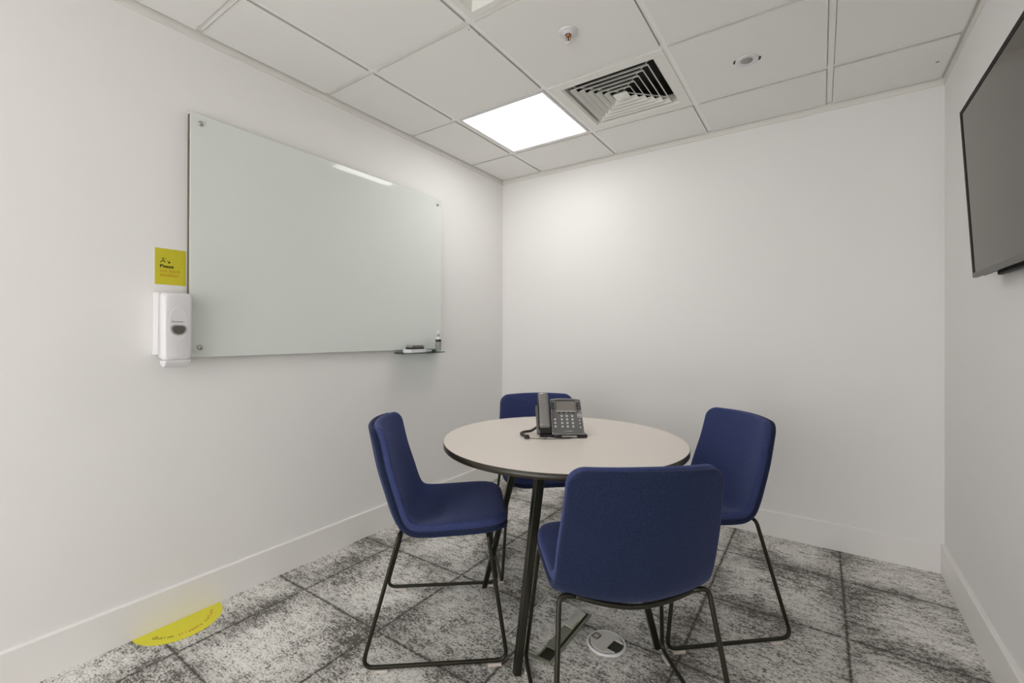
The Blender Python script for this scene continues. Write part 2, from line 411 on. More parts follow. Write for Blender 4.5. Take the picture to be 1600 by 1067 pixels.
# chip in the last ceiling tile by the right wall
obj('chip', lathe(bmesh.new(), [(.007, -.0008), (.007, -.0002)], 12, Matrix.Translation((.440, 2.83, H)) @ Matrix.Diagonal((1, .6, 1, 1))), 'boxdark', ce)
for q in ((-1.19, 1.42), (-1.176, 1.47)):
    obj('chip', lathe(bmesh.new(), [(.0035, -.0008), (.0035, -.0002)], 10, Matrix.Translation((q[0] + .0, q[1] + .02, H))), 'lens', ce)

# ------------------------------------------------------------------ glass board on the left wall
BX = L + .020; by0, by1, bz0, bz1 = .778, 2.270, 1.059, 2.062
t = thing('glass_whiteboard', 'large pale green glass writing board on the left wall', 'whiteboard', (L, (by0 + by1) / 2, bz0))
oy, oz = (by0 + by1) / 2, bz0
bm = box(.0265, .0320, by0 - oy, by1 - oy, 0, bz1 - bz0)
obj('glass_panel', bm, 'glassboard', t, bevel=.0007)
obj('gap_shade_slab', box(.0003, .0263, by0 - oy + .0020, by1 - oy - .0020, .0030, bz1 - bz0 - .0030), 'gapshade', t)  # dark slab fills the gap, its colour standing in for shade there
for yy in (by0 + .038, by1 - .042):
    for zz in (bz0 + .040, bz1 - .036):
        mx = Matrix.Translation((.012, yy - oy, zz - oz)) @ Matrix.Rotation(PI / 2, 4, 'Y')
        f_ = obj('fixing', lathe(bmesh.new(), [(.0095, .0201), (.0095, .0206)], 24, mx), 'chrome', t, smooth=True)
        obj('cap', lathe(bmesh.new(), [(.011, .0207), (.011, .0225), (.0095, .0260), (.0085, .0268), (.001, .0270)], 28, mx), 'chrome', f_, smooth=True)

# glass pen shelf
sy0, sy1, sz = 1.885, 2.272, 1.037
t = thing('pen_shelf', 'small curved clear green glass shelf under the right corner of the board', 'shelf', (L, (sy0 + sy1) / 2, sz))
hw = (sy1 - sy0) / 2
pts = [(.0, -hw), (.0, hw)] + [(.045 + .085 * math.sqrt(max(0, 1 - abs(k / 10) ** 2.6)), -hw * k / 10) for k in range(-10, 11)]
obj('glass_shelf', prism(bmesh.new(), pts, 0, .006), 'clearglass', t, bevel=.0006)
for s in (-.12, .12):
    obj('bracket', box(.0, .022, s - .009, s + .009, -.008, -.0002), 'chrome', t, bevel=.001)
ST = sz + .0062
def Tm(x, y, z, rz=0): return Matrix.Translation((x, y, z)) @ Matrix.Rotation(rz, 4, 'Z')
t = thing('marker_box', 'white cardboard marker box lying at the left end of the glass shelf', 'box', (L + .088, 1.972, ST), .08)
obj('carton', box(-.033, .033, -.068, .068, 0, .021), 'whiteplastic', t, bevel=.001)
for k in range(4): obj('print', lathe(bmesh.new(), [(.0045, -.0334), (.0045, -.0330)], 10, Matrix.Translation((-.022 + k * .0145, -.0352 - .0, .0105)) @ Matrix.Rotation(PI / 2, 4, 'X')), 'inkblack', t)
t = thing('board_eraser', 'black and grey board eraser resting on top of the white marker box', 'eraser', (L + .088, 1.975, ST + .0213), .08)
obj('felt_pad', box(-.024, .024, -.058, .058, 0, .011), 'phoneblack', t, bevel=.001)
obj('grip', box(-.024, .024, -.058, .058, .0112, .024), 'lens', t, bevel=.002)
for k in range(5): obj('stripe', box(.0238, .0244, -.045 + k * .019, -.036 + k * .019, .0125, .022), 'phoneblack', t)
def marker(x, y, rz, label):
    t = thing('marker_pen', label, 'pen', (x, y, ST + .0066), rz)
    ry = Matrix.Rotation(PI / 2, 4, 'Y')
    obj('barrel', lathe(bmesh.new(), [(.0055, -.045), (.0062, -.043), (.0062, .018)], 14, ry), 'whiteplastic', t, smooth=True)
    obj('pen_cap', lathe(bmesh.new(), [(.0064, .0182), (.0064, .048), (.004, .051)], 14, ry), 'phoneblack', t, smooth=True)
marker(L + .088, 2.098, 1.5, 'marker pen with black cap lying on the glass shelf beside the bottle')
t = thing('spray_bottle', 'small white spray bottle with a black label band standing on the glass shelf', 'bottle', (L + .088, 2.182, ST), .2)
obj('body', lathe(bmesh.new(), [(.017, 0), (.0185, .002), (.0185, .082), (.016, .090), (.009, .095), (.008, .098)], 28), 'whiteplastic', t, smooth=True)
obj('label', lathe(bmesh.new(), [(.0188, .062), (.0188, .080)], 28, cap=False), 'phoneblack', t, smooth=True)
bm = bmesh.new(); lathe(bm, [(.0187, .008), (.0187, .060)], 28, cap=False)
for f_ in [f for f in bm.faces if f.calc_center_median().x * .3 - f.calc_center_median().y > -.004][:0]: bm.faces.remove(f_)
obj('back_label', bm, 'lens', t, smooth=True)
obj('neck', lathe(bmesh.new(), [(.0085, .0982), (.0085, .108), (.006, .112), (.006, .116)], 18), 'greyrim', t, smooth=True)
obj('spray_head', lathe(bmesh.new(), [(.011, .1162), (.0115, .118), (.0115, .128), (.010, .131), (.010, .136), (.006, .138)], 22), 'whiteplastic', t, smooth=True)

# ------------------------------------------------------------------ yellow sign, dispenser
t = thing('sanitiser_sign', 'small square yellow notice reading Please use hand sanitiser on the left wall', 'sign', (L, .670, 1.351))
obj('card', box(.0002, .0012, 0, .105, 0, .143), 'yellow2', t)
WM = Matrix(((0, 0, 1, 0), (1, 0, 0, 0), (0, 1, 0, 0), (0, 0, 0, 1)))      # text x -> world y, text y -> world z, text z -> world x
def wt(x, y, z): return Matrix.Translation((x, y, z)) @ WM
text_mesh('black_lettering', 'Please', .0178, 'inkblack', t, wt(.0013, .016, .067), bold=.0005, spacing=1.05)
text_mesh('orange_lettering', 'use hand', .0178, 'inkorange', t, wt(.0013, .016, .0495), spacing=1.07)
text_mesh('orange_lettering', 'sanitiser', .0178, 'inkorange', t, wt(.0013, .016, .0325), spacing=1.07)
bm = bmesh.new()       # tap and drops pictogram
def stroke(bm, pts, wd):
    for a, b_ in zip(pts, pts[1:]):
        a = Vector(a); b_ = Vector(b_); d = (b_ - a).normalized(); n = Vector((-d.y, d.x)) * wd / 2; a = a - d * wd * .3; b_ = b_ + d * wd * .3
        vs_ = [bm.verts.new((.0014, p.x, p.y)) for p in (a + n, b_ + n, b_ - n, a - n)]; bm.faces.new(vs_)
stroke(bm, [(.018, .088), (.026, .094), (.031, .094)], .0028); stroke(bm, [(.026, .094), (.0265, .101), (.024, .1035)], .0024)
stroke(bm, [(.024, .1035), (.037, .1035)], .0020); stroke(bm, [(.029, .094), (.0345, .0885)], .0030)
stroke(bm, [(.039, .094), (.0405, .0945)], .0014); stroke(bm, [(.043, .0965), (.0445, .097)], .0014); stroke(bm, [(.0425, .092), (.0438, .0925)], .0012)
vs_ = [bm.verts.new((.0014, .0475 + .0038 * math.cos(a), .0885 + .0036 * math.sin(a))) for a in [k * PI / 6 for k in range(12)]]; bm.faces.new(vs_)
stroke(bm, [(.0475, .091), (.0478, .0955)], .0014)
obj('pictogram', bm, 'inkblack', t)

t = thing('soap_dispenser', 'white wall mounted sanitiser dispenser below the yellow sign', 'dispenser', (L, .716, 1.03))
def outline(w0, w1, h0, h1, bulge_t, r=.012, n=6):
    pts = []
    for cx_, cy_, a0 in ((w1 - r, h1 - r, 0), (w0 + r, h1 - r, 90), (w0 + r, h0 + r, 180), (w1 - r, h0 + r, 270)):
        for k in range(n + 1):
            a = math.radians(a0 + 90 * k / n); pts.append([cx_ + r * math.cos(a), cy_ + r * math.sin(a)])
    out = []
    for x, y in pts:
        s = 1 - ((x - (w0 + w1) / 2) / ((w1 - w0) / 2)) ** 2
        out.append((x, y + (bulge_t * s if y > (h0 + h1) / 2 else -bulge_t * .4 * s)))
    return out
def loft(bm, secs, cap=True):      # secs: list of (depth, outline)
    rg = [[bm.verts.new((d, p[0], p[1])) for p in o] for d, o in secs]
    n = len(rg[0])
    for a, b_ in zip(rg, rg[1:]):
        for k in range(n): bm.faces.new((a[k], a[(k + 1) % n], b_[(k + 1) % n], b_[k]))
    bm.faces.new(rg[0][::-1]); bm.faces.new(rg[-1]); return bm
bm = loft(bmesh.new(), [(0.0003, outline(-.052, .052, .040, .288, .004, .006)), (.052, outline(-.051, .051, .043, .285, .006, .008))])
obj('back_housing', bm, 'whiteplastic', t, smooth=True, bevel=.0015)
bm = loft(bmesh.new(), [(.0525, outline(-.051, .051, .028, .284, .008, .010)), (.080, outline(-.050, .050, .024, .281, .009, .012)), (.092, outline(-.048, .048, .024, .277, .010, .014)), (.099, outline(-.044, .044, .026, .271, .010, .014)), (.102, outline(-.038, .038, .030, .264, .009, .014))])
obj('cover', bm, 'whiteplastic', t, smooth=True)
bm = bmesh.new()
prof = [(.058, .0235), (.103, .0235), (.101, .012), (.093, .000), (.085, -.004), (.066, .004)]
rr = []
for yy, ins in ((-.047, .006), (-.043, 0), (-.02, -.001), (0, -.002), (.02, -.001), (.043, 0), (.047, .006)):
    rr.append([bm.verts.new((x - ins, yy, z + (ins * .6 if z < .01 else 0))) for x, z in prof])
for a, b_ in zip(rr, rr[1:]):
    for k in range(6): bm.faces.new((a[k], a[(k + 1) % 6], b_[(k + 1) % 6], b_[k]))
bm.faces.new(rr[0][::-1]); bm.faces.new(rr[-1])
obj('push_bar', bm, 'whiteplastic', t, smooth=True, bevel=.003, segs=3)
def shield(w_, h_, zc, n=24):
    pts = []
    for k in range(n):
        a = 2 * PI * k / n; x = math.cos(a); y = math.sin(a)
        e = .55 if y > 0 else .9
        pts.append((math.copysign(abs(x) ** e, x) * w_, zc + (y * h_ * .35 if y > 0 else y * h_ * .65)))
    return pts
for (nm, w_, h_, d0, d1, mt) in (('raised_oval', .034, .001, .1018, .1026, 'whiteplastic'),):
    pts = [(.033 * math.cos(a), .163 + .068 * math.sin(a)) for a in [2 * PI * k / 40 for k in range(40)]]
    pts2 = [(.0315 * math.cos(a), .163 + .0665 * math.sin(a)) for a in [2 * PI * k / 40 for k in range(40)]]
    bm = loft(bmesh.new(), [(.100, pts), (.1026, pts), (.1032, pts2)]); obj(nm, bm, mt, t)
bm = loft(bmesh.new(), [(.1025, shield(.0275, .043, .146)), (.1045, shield(.0270, .042, .146)), (.1045, shield(.0235, .036, .1455))]); obj('window_rim', bm, 'greyrim', t)
bm = loft(bmesh.new(), [(.1030, shield(.0215, .033, .145)), (.1052, shield(.0212, .0325, .145))]); obj('sight_window', bm, 'smoke', t)
text_mesh('lettering', 'Sanitiser', .0115, 'greytext', t, wt(.1034, -.0235, .168), ext=.0002)

# yellow floor sticker
t = thing('floor_sticker', 'yellow half round floor sticker reading Caution slippery surface against the left skirting', 'sticker', (L + SKT + .001, .750, 0))
pts = [(0.0005, -.151), (.0005, .151)] + [(.150 * math.cos(a), .151 * math.sin(a)) for a in [PI / 2 - PI * k / 48 for k in range(49)]]
obj('vinyl', prism(bmesh.new(), pts[2:], .0004, .0014), 'yellow', t)
def arc_text(body, a0, a1, m_):
    # letters one after another round the arc, read from the left end
    n = len(body)
    rad = .117
    for k, ch in enumerate(body):
        if ch == ' ': continue
        a = math.radians(a0 + (a1 - a0) * (k + .5) / n)
        px, py = rad * math.cos(a), rad * math.sin(a)
        # baseline direction = increasing angle (towards +y), up = towards the centre
        ex = Vector((-math.sin(a), math.cos(a), 0)); ey = Vector((-math.cos(a), -math.sin(a), 0))
        mx = Matrix.Identity(4); mx.col[0][:3] = ex; mx.col[1][:3] = ey; mx.col[2][:3] = (0, 0, 1)
        mx.translation = Vector((px, py, .00155)) - ex * .005 + (-ey) * .0
        text_mesh('lettering', ch, .0230, m_, t, mx, ext=.0001)
arc_text('Caution', -66, -27, 'inkblack')
arc_text('slippery', -20, 24, 'inkorange')
arc_text('surface', 30, 72, 'inkorange')

# ------------------------------------------------------------------ television on the right wall
TVW, TVH = 1.02, .575
tilt = math.asin(.033 / .575)
t = thing('television', 'large black flat screen television mounted on the right wall', 'television', (R, 1.68, 1.35))
# local frame of the tilted set: a = along world y, b = up the set, c = out of the set into the room
org = Vector((.431 - R, 0, 0)); ca, sa = math.cos(tilt), math.sin(tilt)
TVM = Matrix(((0, -sa, -ca, org.x), (1, 0, 0, 0), (0, ca, -sa, .006), (0, 0, 0, 1)))
def tvbox(a0, a1, b0, b1, c0, c1): return box(a0, a1, b0, b1, c0, c1, TVM)
hw = TVW / 2
obj('rear_housing', tvbox(-hw + .002, hw - .002, .004, TVH - .002, -.030, -.0105), 'tvblack', t, bevel=.002)
obj('lower_rear_housing', tvbox(-hw + .12, hw - .12, -.008, .25, -.046, -.0302), 'tvblack', t, bevel=.003)
bm = bmesh.new()
add_box(bm, -hw, -hw + .015, .016, TVH - .011, -.010, .0, TVM); add_box(bm, hw - .015, hw, .016, TVH - .011, -.010, .0, TVM)
add_box(bm, -hw, hw, TVH - .011, TVH, -.010, .0, TVM)
obj('bezel', bm, 'tvblack', t, bevel=.0008)
bm = bmesh.new(); add_box(bm, -hw - .0012, hw + .0012, TVH + .0001, TVH + .002, -.012, .001, TVM); add_box(bm, hw + .0002, hw + .0015, .0, TVH, -.012, .001, TVM)
obj('outer_trim', bm, 'tvgrey', t)
obj('lower_bezel', tvbox(-hw, hw, 0, .0158, -.012, .002), 'tvgrey', t, bevel=.0012)
obj('screen', tvbox(-hw + .0152, hw - .0152, .0160, TVH - .0112, -.009, -.0015), 'screen', t)
bm = box(-.012, -.0005, -.22, .22, .14, .44)
obj('wall_plate', bm, 'tvblack', t, bevel=.002)
for yy in (-.15, .15):
    obj('bracket_arm', box(-.066, -.0125, yy - .01, yy + .01, .17, .20), 'tvblack', t); obj('bracket_arm', box(-.04, -.0125, yy - .01, yy + .01, .38, .41), 'tvblack', t)

# ------------------------------------------------------------------ round table
TC = (-.888, 1.700); TZ = .7235; TR_ = .497
LC = (-.877 - TC[0], 1.675 - TC[1])
t = thing('round_table', 'round table with taupe top, dark edge and four splayed black legs', 'table', (TC[0], TC[1], 0))
n = 128; th = .024
obj('tabletop', lathe(bmesh.new(), [(TR_ - .002, TZ - .0012), (TR_ - .0014, TZ - .0002), (TR_ - .0035, TZ)], n), 'laminate', t, smooth=False)
obj('edge_band', lathe(bmesh.new(), [(TR_ - .006, TZ - th), (TR_ - .001, TZ - th), (TR_, TZ - th + .0012), (TR_, TZ - .0016), (TR_ - .0014, TZ - .00125)], n), 'edgeband', t, smooth=False)
for o_ in (t.children[0], t.children[1]):
    for p in o_.data.polygons:
        if abs(p.normal.z) < .5: p.use_smooth = True
legs = [(.03, -.389), (-.384, -.024), (.384, .024), (-.03, .389)]
bm = bmesh.new()
lathe(bm, [(.235, TZ - th - .0035), (.235, TZ - th - .0002)], 48, Matrix.Translation((LC[0], LC[1], 0)))
obj('mounting_plate', bm, 'steel', t)
for dx, dy in legs:
    d = Vector((dx, dy, 0)).normalized(); s = Vector((-d.y, d.x, 0)); r0 = .385
    topc = Vector((LC[0], LC[1], TZ - th - .0037)) + d * .195; botc = Vector((LC[0], LC[1], .0)) + d * r0
    bm = bmesh.new(); rings = []
    for c_, a_, q in ((topc, .0235, 1), (botc, .0165, 1)):
        # V-folded section, ridge pointing outward
        sec = [(d * .85 + s * 0) * a_, (d * .05 + s * 1.0) * a_, (d * -.15 + s * 1.0) * a_, (d * -.75 + s * .25) * a_, (d * -.75 - s * .25) * a_, (d * -.15 - s * 1.0) * a_, (d * .05 - s * 1.0) * a_]
        rings.append([bm.verts.new(c_ + v) for v in sec])
    nn = len(rings[0])
    for k in range(nn): bm.faces.new((rings[0][k], rings[0][(k + 1) % nn], rings[1][(k + 1) % nn], rings[1][k]))
    bm.faces.new(rings[0]); bm.faces.new(rings[1][::-1])
    obj('leg', bm, 'steel', t, bevel=.002, segs=2)

# ------------------------------------------------------------------ chairs
prof_pts = [(.268, .452), (.235, .450), (.15, .447), (.05, .443), (-.04, .442), (-.085, .449), (-.117, .472), (-.138, .512), (-.157, .570), (-.187, .665), (-.208, .755), (-.220, .812)]
pc = [Vector((0, p[0], p[1])) for p in prof_pts]
pc = catmull(pc, 12)
cum = [0]
for a, b_ in zip(pc, pc[1:]): cum.append(cum[-1] + (b_ - a).length)
LEN = cum[-1]
def prof_at(s):
    s = max(0, min(LEN, s))
    for i in range(len(cum) - 1):
        if s <= cum[i + 1] + 1e-9:
            t_ = (s - cum[i]) / (cum[i + 1] - cum[i]); return pc[i].lerp(pc[i + 1], t_)
    return pc[-1]
def tang(s):
    return (prof_at(min(s + .004, LEN)) - prof_at(max(s - .004, 0))).normalized()
def lerp_tab(tab, x):
    for (a, va), (b_, vb) in zip(tab, tab[1:]):
        if x <= b_:
            u = (x - a) / (b_ - a); u = u * u * (3 - 2 * u); return va + (vb - va) * u
    return tab[-1][1]
sag_tab = [(0, -.002), (.12, .004), (.25, .016), (.36, .034), (.5, .046), (.75, .046), (1, .044)]
wid_tab = [(0, .215), (.2, .228), (.42, .228), (.6, .222), (1, .208)]
def shell_layer(o0, o1, inset, rr_, name, m_, parent, crown=0.0):
    bm = bmesh.new()
    ss = []; n1 = 6
    e_ = [0, .0006, .002, .0045, .008, .013, .02, .03, .045, .065, .09]
    s_list = e_ + [.09 + (LEN - .18) * k / 34 for k in range(1, 34)] + [LEN - x for x in reversed(e_)]
    s_list = [inset + (LEN - 2 * inset) * s / LEN for s in s_list]
    tn = [0, .12, .24, .36, .48, .6, .7, .79, .86, .91, .945, .968, .983, .993, .998, 1.0]
    ts = [-x for x in reversed(tn[1:])] + tn
    topg, botg = [], []
    for s in s_list:
        u = s / LEN; W = lerp_tab(wid_tab, u) - inset
        ds, de = s - inset, LEN - inset - s
        cr0, cr1 = .085, .046      # corner radii: seat front, back top
        wv = W
        if ds < cr0: wv = W - cr0 + math.sqrt(max(0, cr0 ** 2 - (cr0 - ds) ** 2))
        if de < cr1: wv = W - cr1 + math.sqrt(max(0, cr1 ** 2 - (cr1 - de) ** 2))
        P = prof_at(s); T_ = tang(s); N_ = Vector((0, -T_.z, T_.y)); 
        # inner side (towards sitter): up on the seat, forward on the back
        if N_.z < 0 and u < .3: N_ = -N_
        N_ = Vector((0, T_.z, -T_.y)) if Vector((0, T_.z, -T_.y)).dot(Vector((0, .5, .5))) > 0 else Vector((0, -T_.z, T_.y))
        ra, rb = [], []
        for t_ in ts:
            x = wv * t_
            # distance from the rounded outline
            ex = W - abs(x); e = min(ex, ds, de)
            for cr, dd in ((cr0, ds), (cr1, de)):
                if dd < cr and ex < cr: e = min(e, cr - math.hypot(cr - dd, cr - ex))
            e = max(e, 0)
            k = math.sqrt(max(0, 1 - (1 - min(e / rr_, 1)) ** 2))
            mid = (o0 + o1) / 2; hh = (o1 - o0) / 2
            sag = lerp_tab(sag_tab, u) * (1 - (abs(x) / W) ** 2.2)
            soft = min(e / .05, 1); soft = soft * soft * (3 - 2 * soft) * crown
            base = P - N_ * sag + Vector((x, 0, 0))
            if u > .7:
                q_ = (u - .7) / .3; base = base + T_ * (.016 * q_ * q_ * (1 - (abs(x) / W) ** 2))
            # lift the front lip slightly downwards (waterfall)
            if ds < .06: base = base - Vector((0, 0, 1)) * (.010 * (1 - ds / .06) ** 2)
            ra.append(bm.verts.new(base + N_ * (mid + hh * k + soft)))
            rb.append(bm.verts.new(base + N_ * (mid - hh * k)))
        topg.append(ra); botg.append(rb)
    nt_ = len(ts)
    for i in range(len(s_list) - 1):
        for j in range(nt_ - 1):
            bm.faces.new((topg[i][j], topg[i][j + 1], topg[i + 1][j + 1], topg[i + 1][j]))
            bm.faces.new((botg[i][j + 1], botg[i][j], botg[i + 1][j], botg[i + 1][j + 1]))
    for g in (0, len(s_list) - 1):
        for j in range(nt_ - 1):
            q = (topg[g][j], botg[g][j], botg[g][j + 1], topg[g][j + 1])
            bm.faces.new(q if g == 0 else q[::-1])
    bmesh.ops.remove_doubles(bm, verts=bm.verts, dist=.00005)
    return obj(name, bm, m_, parent, smooth=True)
TUB = .0072
def make_chair(label, group):
    t = thing('meeting_chair', label, 'chair', (0, 0, 0), 0, group)
    shell_layer(.000, .0175, .0, .007, 'outer_shell', 'fabric_shaded', t)
    shell_layer(.0165, .0475, .0015, .013, 'padded_seat', 'fabric', t, crown=.004)
    shell_layer(.0150, .0190, .0028, .002, 'piping', 'piping', t)
    zc = TUB + .009
    for s in (-1, 1):
        path = fillet([(s * .165, -.122, .444), (s * .212, -.124, .450), (s * .250, -.243, zc), (s * .250, .256, zc), (s * .214, .190, .436), (s * .165, .188, .436)], .032, 8)
        lg = obj('sled_leg', tube(bmesh.new(), path, TUB, 12), 'steel', t, smooth=True)
        for yy in (-.178, .212):
            obj('glide', box(s * .250 - .0125, s * .250 + .0125, yy - .024, yy + .024, .0003, .0115), 'glide', lg, bevel=.003)
    p = catmull([(-.166, -.122, .444), (-.12, -.132, .434), (-.06, -.141, .424), (0, -.144, .420), (.06, -.141, .424), (.12, -.132, .434), (.166, -.122, .444)], 6)
    obj('rear_cross_bar', tube(bmesh.new(), p, TUB, 12), 'steel', t, smooth=True)
    obj('front_cross_bar', tube(bmesh.new(), [(-.166, .188, .436), (.166, .188, .436)], TUB, 12), 'steel', t, smooth=True)
    bm = bmesh.new()
    for s in (-1, 1): tube(bm, [(s * .10, -.13, .425), (s * .10, -.05, .419), (s * .10, .10, .431), (s * .10, .19, .4365)], .006, 8)
    obj('seat_rail', bm, 'steel', t, smooth=True)
    return t
def copy_tree(o, parent=None):
    c = o.copy(); C.objects.link(c); c.parent = parent
    for ch in list(o.children): copy_tree(ch, c)
    return c
chair_labels = ['navy fabric chair with seat in side view between the left wall and the table',
                'nearest navy fabric chair, seen from behind, in front of the table',
                'navy fabric chair at the right of the table facing the left wall',
                'navy fabric chair behind the table, mostly hidden by the tabletop and the phone']
spots = [(-1.257, 1.340, 39.8), (-.498, 1.325, 130), (-.436, 2.045, 222.5), (-1.185, 2.060, -48)]
proto = make_chair(chair_labels[0], 'navy chairs around the round table')
for k, (x, y, a) in enumerate(spots):
    o = proto if k == 0 else copy_tree(proto)
    o['label'] = chair_labels[k]; o.location = (x, y, 0); o.rotation_euler = (0, 0, math.radians(a - 90))

# ------------------------------------------------------------------ desk phone
PHZ = TZ + .0006
t = thing('desk_phone', 'grey desk phone with handset, keypad and small screen on the round table', 'phone', (-.868, 1.716, PHZ), math.radians(35.5))
al = math.radians(50)
# panel frame: x right, s up the slope, n out of the panel
PM = Matrix(((1, 0, 0, 0), (0, math.cos(al), -math.sin(al), .004), (0, math.sin(al), math.cos(al), .014), (0, 0, 0, 1)))
PL = .172
def ppoly(inset=0):
    pts = [(-.0685 + inset, inset), (-.055, -.002 + inset), (.055, -.002 + inset), (.0685 - inset, inset), (.0675 - inset, PL - .004 - inset)]
    pts += [(.0670 * math.cos(a) * .98, PL - .004 - inset + .008 * math.sin(a)) for a in [PI * k / 12 for k in range(1, 12)]]
    pts += [(-.0675 + inset, PL - .004 - inset)]
    return pts
obj('body', prism(bmesh.new(), ppoly(), -.022, 0, PM), 'phonesilver', t, bevel=.002)
obj('front_panel', prism(bmesh.new(), ppoly(.0035), .0001, .0016, PM), 'phone', t, bevel=.0006)
def fx(x): return (x - 443) / 515 * .134
def fs(y): return (812 - y) / 612 * .172
obj('screen_recess', box(fx(275), fx(605), fs(412), fs(228), .0016, .0020, PM), 'phoneblack', t)
obj('screen', box(fx(280), fx(602), fs(411), fs(246), .0020, .0026, PM), 'lcd', t)
obj('screen_strip', box(fx(280), fx(605), fs(438), fs(414), .0016, .0030, PM), 'phonesilver', t)
def key(x, y, w_, h_, m_, hgt=.004):
    cxk, cyk = fx(x), fs(y)
    pts = [(cxk + w_ * math.cos(a), cyk + h_ * math.sin(a)) for a in [2 * PI * k / 10 for k in range(10)]]
    pts2 = [(cxk + w_ * .8 * math.cos(a), cyk + h_ * .8 * math.sin(a)) for a in [2 * PI * k / 10 for k in range(10)]]
    bm = prism(bmesh.new(), pts, .0016, hgt * .7, PM)
    prism(bm, pts2, hgt * .7, hgt, PM)
    obj('button', bm, m_, t)
for y in (510, 570, 632, 692):
    for x in (357, 443, 533): key(x, y, .0052, .0055, 'key')
for y in (570, 630, 690): key(243, y, .0052, .0055, 'key')
for y in (585, 637, 705): key(650, y, .0030, .0036, 'key')
for x in (320, 400, 482, 560): key(x, 453, .0058, .0026, 'phoneblack')
for y in (295, 338, 383):
    key(233, y, .0050, .0032, 'phoneblack'); key(198, y - 12, .0036, .0030, 'phoneblack')
    key(640, y, .0050, .0032, 'phoneblack'); key(684, y - 10, .0036, .0030, 'phoneblack')
key(657, 502, .0120, .0130, 'greyrim', .0035); key(657, 502, .0055, .0060, 'phonesilver', .0050); key(685, 437, .0045, .0042, 'phonesilver')
bm = bmesh.new()
for x, w_ in ((400, .004), (425, .002), (455, .004), (480, .0025), (503, .003)): add_box(bm, fx(x) - w_, fx(x) + w_, fs(774), fs(762), .0016, .0021, PM)
obj('emblem', bm, 'phonesilver', t)
# base foot and stand
bm = prism(bmesh.new(), [(-.0635, -.006), (-.05, -.012), (.06, -.012), (.078, -.004), (.076, .09), (-.120, .09), (-.120, .006), (-.075, .006)], 0, .013)
obj('base', bm, 'phoneblack', t, bevel=.002)
obj('base_label', box(-.030, .032, -.0128, -.0121, .004, .0105), 'phonesilver', t)
bm = prism(bmesh.new(), [(.055, .0), (.088, .0), (.118, .100), (.104, .100)], -.055, .055, Matrix(((0, 0, 1, 0), (1, 0, 0, .0), (0, 1, 0, .012), (0, 0, 0, 1))))
obj('stand', bm, 'phoneblack', t, bevel=.002)
# cradle and handset
obj('cradle', box(-.1315, -.0690, .012, .145, -.030, -.008, PM), 'phone', t, bevel=.003)
obj('cradle_block', box(-.118, -.072, .010, .075, .0132, .045), 'phoneblack', t, bevel=.004)
bm = bmesh.new(); rg = []
hsx = -.0995
for k in range(25):
    s = .022 + .172 * k / 24; u = k / 24
    arch = .026 + .010 * math.sin(PI * u)
    wd = .0225 - .0015 * math.sin(PI * u)
    thk = .016 + .010 * (abs(2 * u - 1) ** 6)
    e = min(u, 1 - u); rnd = math.sqrt(max(.05, 1 - (1 - min(e / .05, 1)) ** 2))
    rr2 = []
    for j in range(16):
        a = 2 * PI * j / 16; cx2, sx2 = math.cos(a), math.sin(a)
        x = math.copysign(abs(cx2) ** .55, cx2) * wd * (.85 + .15 * rnd); z = math.copysign(abs(sx2) ** .7, sx2)
        z = arch - thk * .5 + z * thk * .5 * rnd
        rr2.append(bm.verts.new(PM @ Vector((hsx + x, s, z))))
    rg.append(rr2)
for a, b_ in zip(rg, rg[1:]):
    for j in range(16): bm.faces.new((a[j], a[(j + 1) % 16], b_[(j + 1) % 16], b_[j]))
bm.faces.new(rg[0][::-1]); bm.faces.new(rg[-1])
obj('handset', bm, 'handset', t, smooth=True)
bm = box(hsx - .0245, hsx + .0245, .026, .190, -.007, .016, PM)
obj('handset_shell', bm, 'phoneblack', t, bevel=.004)
# coiled cord: from the cradle to the left, round and back to the handset's lower end
path = catmull([(-.105, .016, .012), (-.116, .060, .036), (-.130, .078, .026), (-.152, .088, .010), (-.182, .080, .007), (-.198, .048, .007), (-.190, .014, .007), (-.170, -.014, .007)], 26)
bm = bmesh.new(); hel = []; nco = len(path)
for i in range(0, (nco - 1) * 4):
    f_ = i / 4; a = path[int(f_)].lerp(path[min(int(f_) + 1, nco - 1)], f_ - int(f_))
    tg = (path[min(int(f_) + 1, nco - 1)] - path[max(int(f_) - 1, 0)]).normalized()
    u_ = tg.cross(Vector((0, 0, 1))).normalized(); v_ = tg.cross(u_); ph = i * 1.05
    hel.append(a + (u_ * math.cos(ph) + v_ * math.sin(ph)) * .0042)
tube(bm, hel, .0016, 6)
obj('coiled_cord', bm, 'cord', t, smooth=True)
bm = bmesh.new()       # the bunched end of the cord
hel = []
for i in range(120):
    a = i * .55; u = i / 119
    hel.append(Vector((-.176 + .010 * math.cos(a) * (1 - .3 * u), -.022 + .010 * math.sin(a) * (1 - .3 * u), .003 + .011 * u)))
tube(bm, hel, .0018, 6); obj('cord_bunch', bm, 'cord', t, smooth=True)
p = catmull([(-.168, -.020, .003), (-.150, -.026, .0025), (-.120, -.030, .0025), (-.098, -.026, .003), (-.105, -.008, .010), (-.112, .008, .016), (-.09, .012, .02)], 8)
p2 = catmull([(-.125, -.024, .0025), (-.10, -.036, .0022), (-.06, -.034, .0022), (-.01, -.028, .0022), (.02, -.014, .0022)], 8)
bm = bmesh.new(); tube(bm, p, .0013, 6); tube(bm, p2, .0013, 6); obj('cable', bm, 'cord', t, smooth=True)

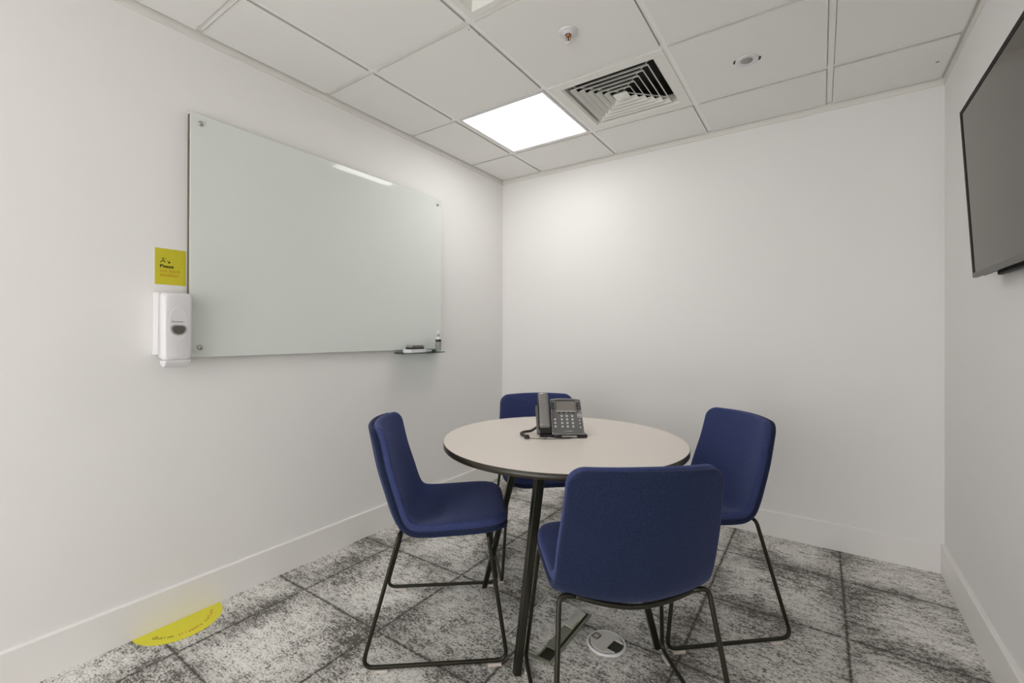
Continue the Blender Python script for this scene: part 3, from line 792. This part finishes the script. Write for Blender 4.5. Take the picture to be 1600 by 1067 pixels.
# ------------------------------------------------------------------ floor outlets
fx0, fx1, fy0, fy1 = -.989, -.772, 1.390, 1.746
t = thing('floor_box', 'rectangular grey floor box with carpeted lid and open cable slot under the table', 'floor box', (fx0, fy0, 0))
W_, D_ = fx1 - fx0, fy1 - fy0
bm = bmesh.new(); fr = .0085; zt = .006
add_box(bm, fr, W_, 0, fr * 1.5, .0003, zt); add_box(bm, W_ - fr, W_, fr * 1.5, D_ - fr, .0003, zt)
obj('frame', bm, 'boxgrey', t, bevel=.001)  # front and right strips, table shade put into their darker grey
bm = box(0, fr * .7, 0, D_, .0003, zt); add_box(bm, fr * .7, W_ * .75, D_ - fr * .6, D_, .0003, zt); obj('frame_lit_side', bm, 'boxlight', t, bevel=.001)  # left and back strips of the frame, painted paler as if lit
obj('carpeted_lid', box(fr + .003, W_ - .062, fr * 1.5 + .001, D_ - fr - .001, .0003, .0050), 'insert', t)
obj('slot_base', box(W_ - .061, W_ - fr - .0005, fr * 1.5 + .0005, D_ - fr - .0005, .0003, .0020), 'boxdark', t)
obj('slot_module', box(W_ - .060, W_ - fr - .010, .075, .215, .0022, .0065), 'boxgrey', t, bevel=.001)
obj('slot_rim', box(W_ - .060, W_ - .056, .018, .075, .0022, .0060), 'boxgrey', t)
mx = Matrix.Translation((W_ - .060, .218, .0068)) @ Matrix.Rotation(.10, 4, 'Y')
fp = obj('cable_flap', box(0, .040, 0, .118, 0, .0045, mx), 'boxlight', t, bevel=.001)
obj('flap_handle', box(.005, .011, .035, .095, .0048, .0085, mx), 'key', fp, bevel=.001)
obj('flap_edge', box(.036, .0402, -.001, .05, .0046, .0056, mx), 'yellowed', fp)
t = thing('floor_grommet', 'round white cable outlet in the carpet with an open dark slot', 'floor outlet', (-.656, 1.612, 0), math.radians(-8))
obj('rim', lathe(bmesh.new(), [(.0735, .0003), (.0735, .003), (.070, .0072), (.065, .0076), (.063, .0050), (.063, .0005)], 48), 'whiteplastic', t, smooth=True)
obj('well', lathe(bmesh.new(), [(.0628, .0004), (.0628, .0020)], 40), 'boxdark', t)
# lid: a disc with a rectangular bite taken out on one side
rl = .0600
def arc(a0, a1, n=14): return [(rl * math.cos(math.radians(a0 + (a1 - a0) * k / n)), rl * math.sin(math.radians(a0 + (a1 - a0) * k / n))) for k in range(n + 1)]
bm = bmesh.new()
prism(bm, [(.016, -.0578)] + arc(-75, -285, 34)[1:-1] + [(.016, .0578)], .0024, .0086)
obj('lid', bm, 'boxlight', t, bevel=.0012)
bm = bmesh.new(); prism(bm, [(.0165, -.0577), (.052, -.030), (.046, -.030), (.0165, -.030)], .0024, .0080); obj('lid_horn', bm, 'boxlight', t)
bm = bmesh.new(); prism(bm, [(.0165, .0577), (.0165, .032), (.046, .032), (.051, .0316)], .0024, .0080); obj('lid_horn', bm, 'boxlight', t)
bm = bmesh.new()
tube(bm, fillet([(-.056, -.012, .0105), (-.032, -.016, .0105), (-.030, .012, .0105), (-.054, .016, .0105), (-.056, -.012, .0105)], .004, 3), .0022, 8)
obj('latch', bm, 'smoke', t, smooth=True)
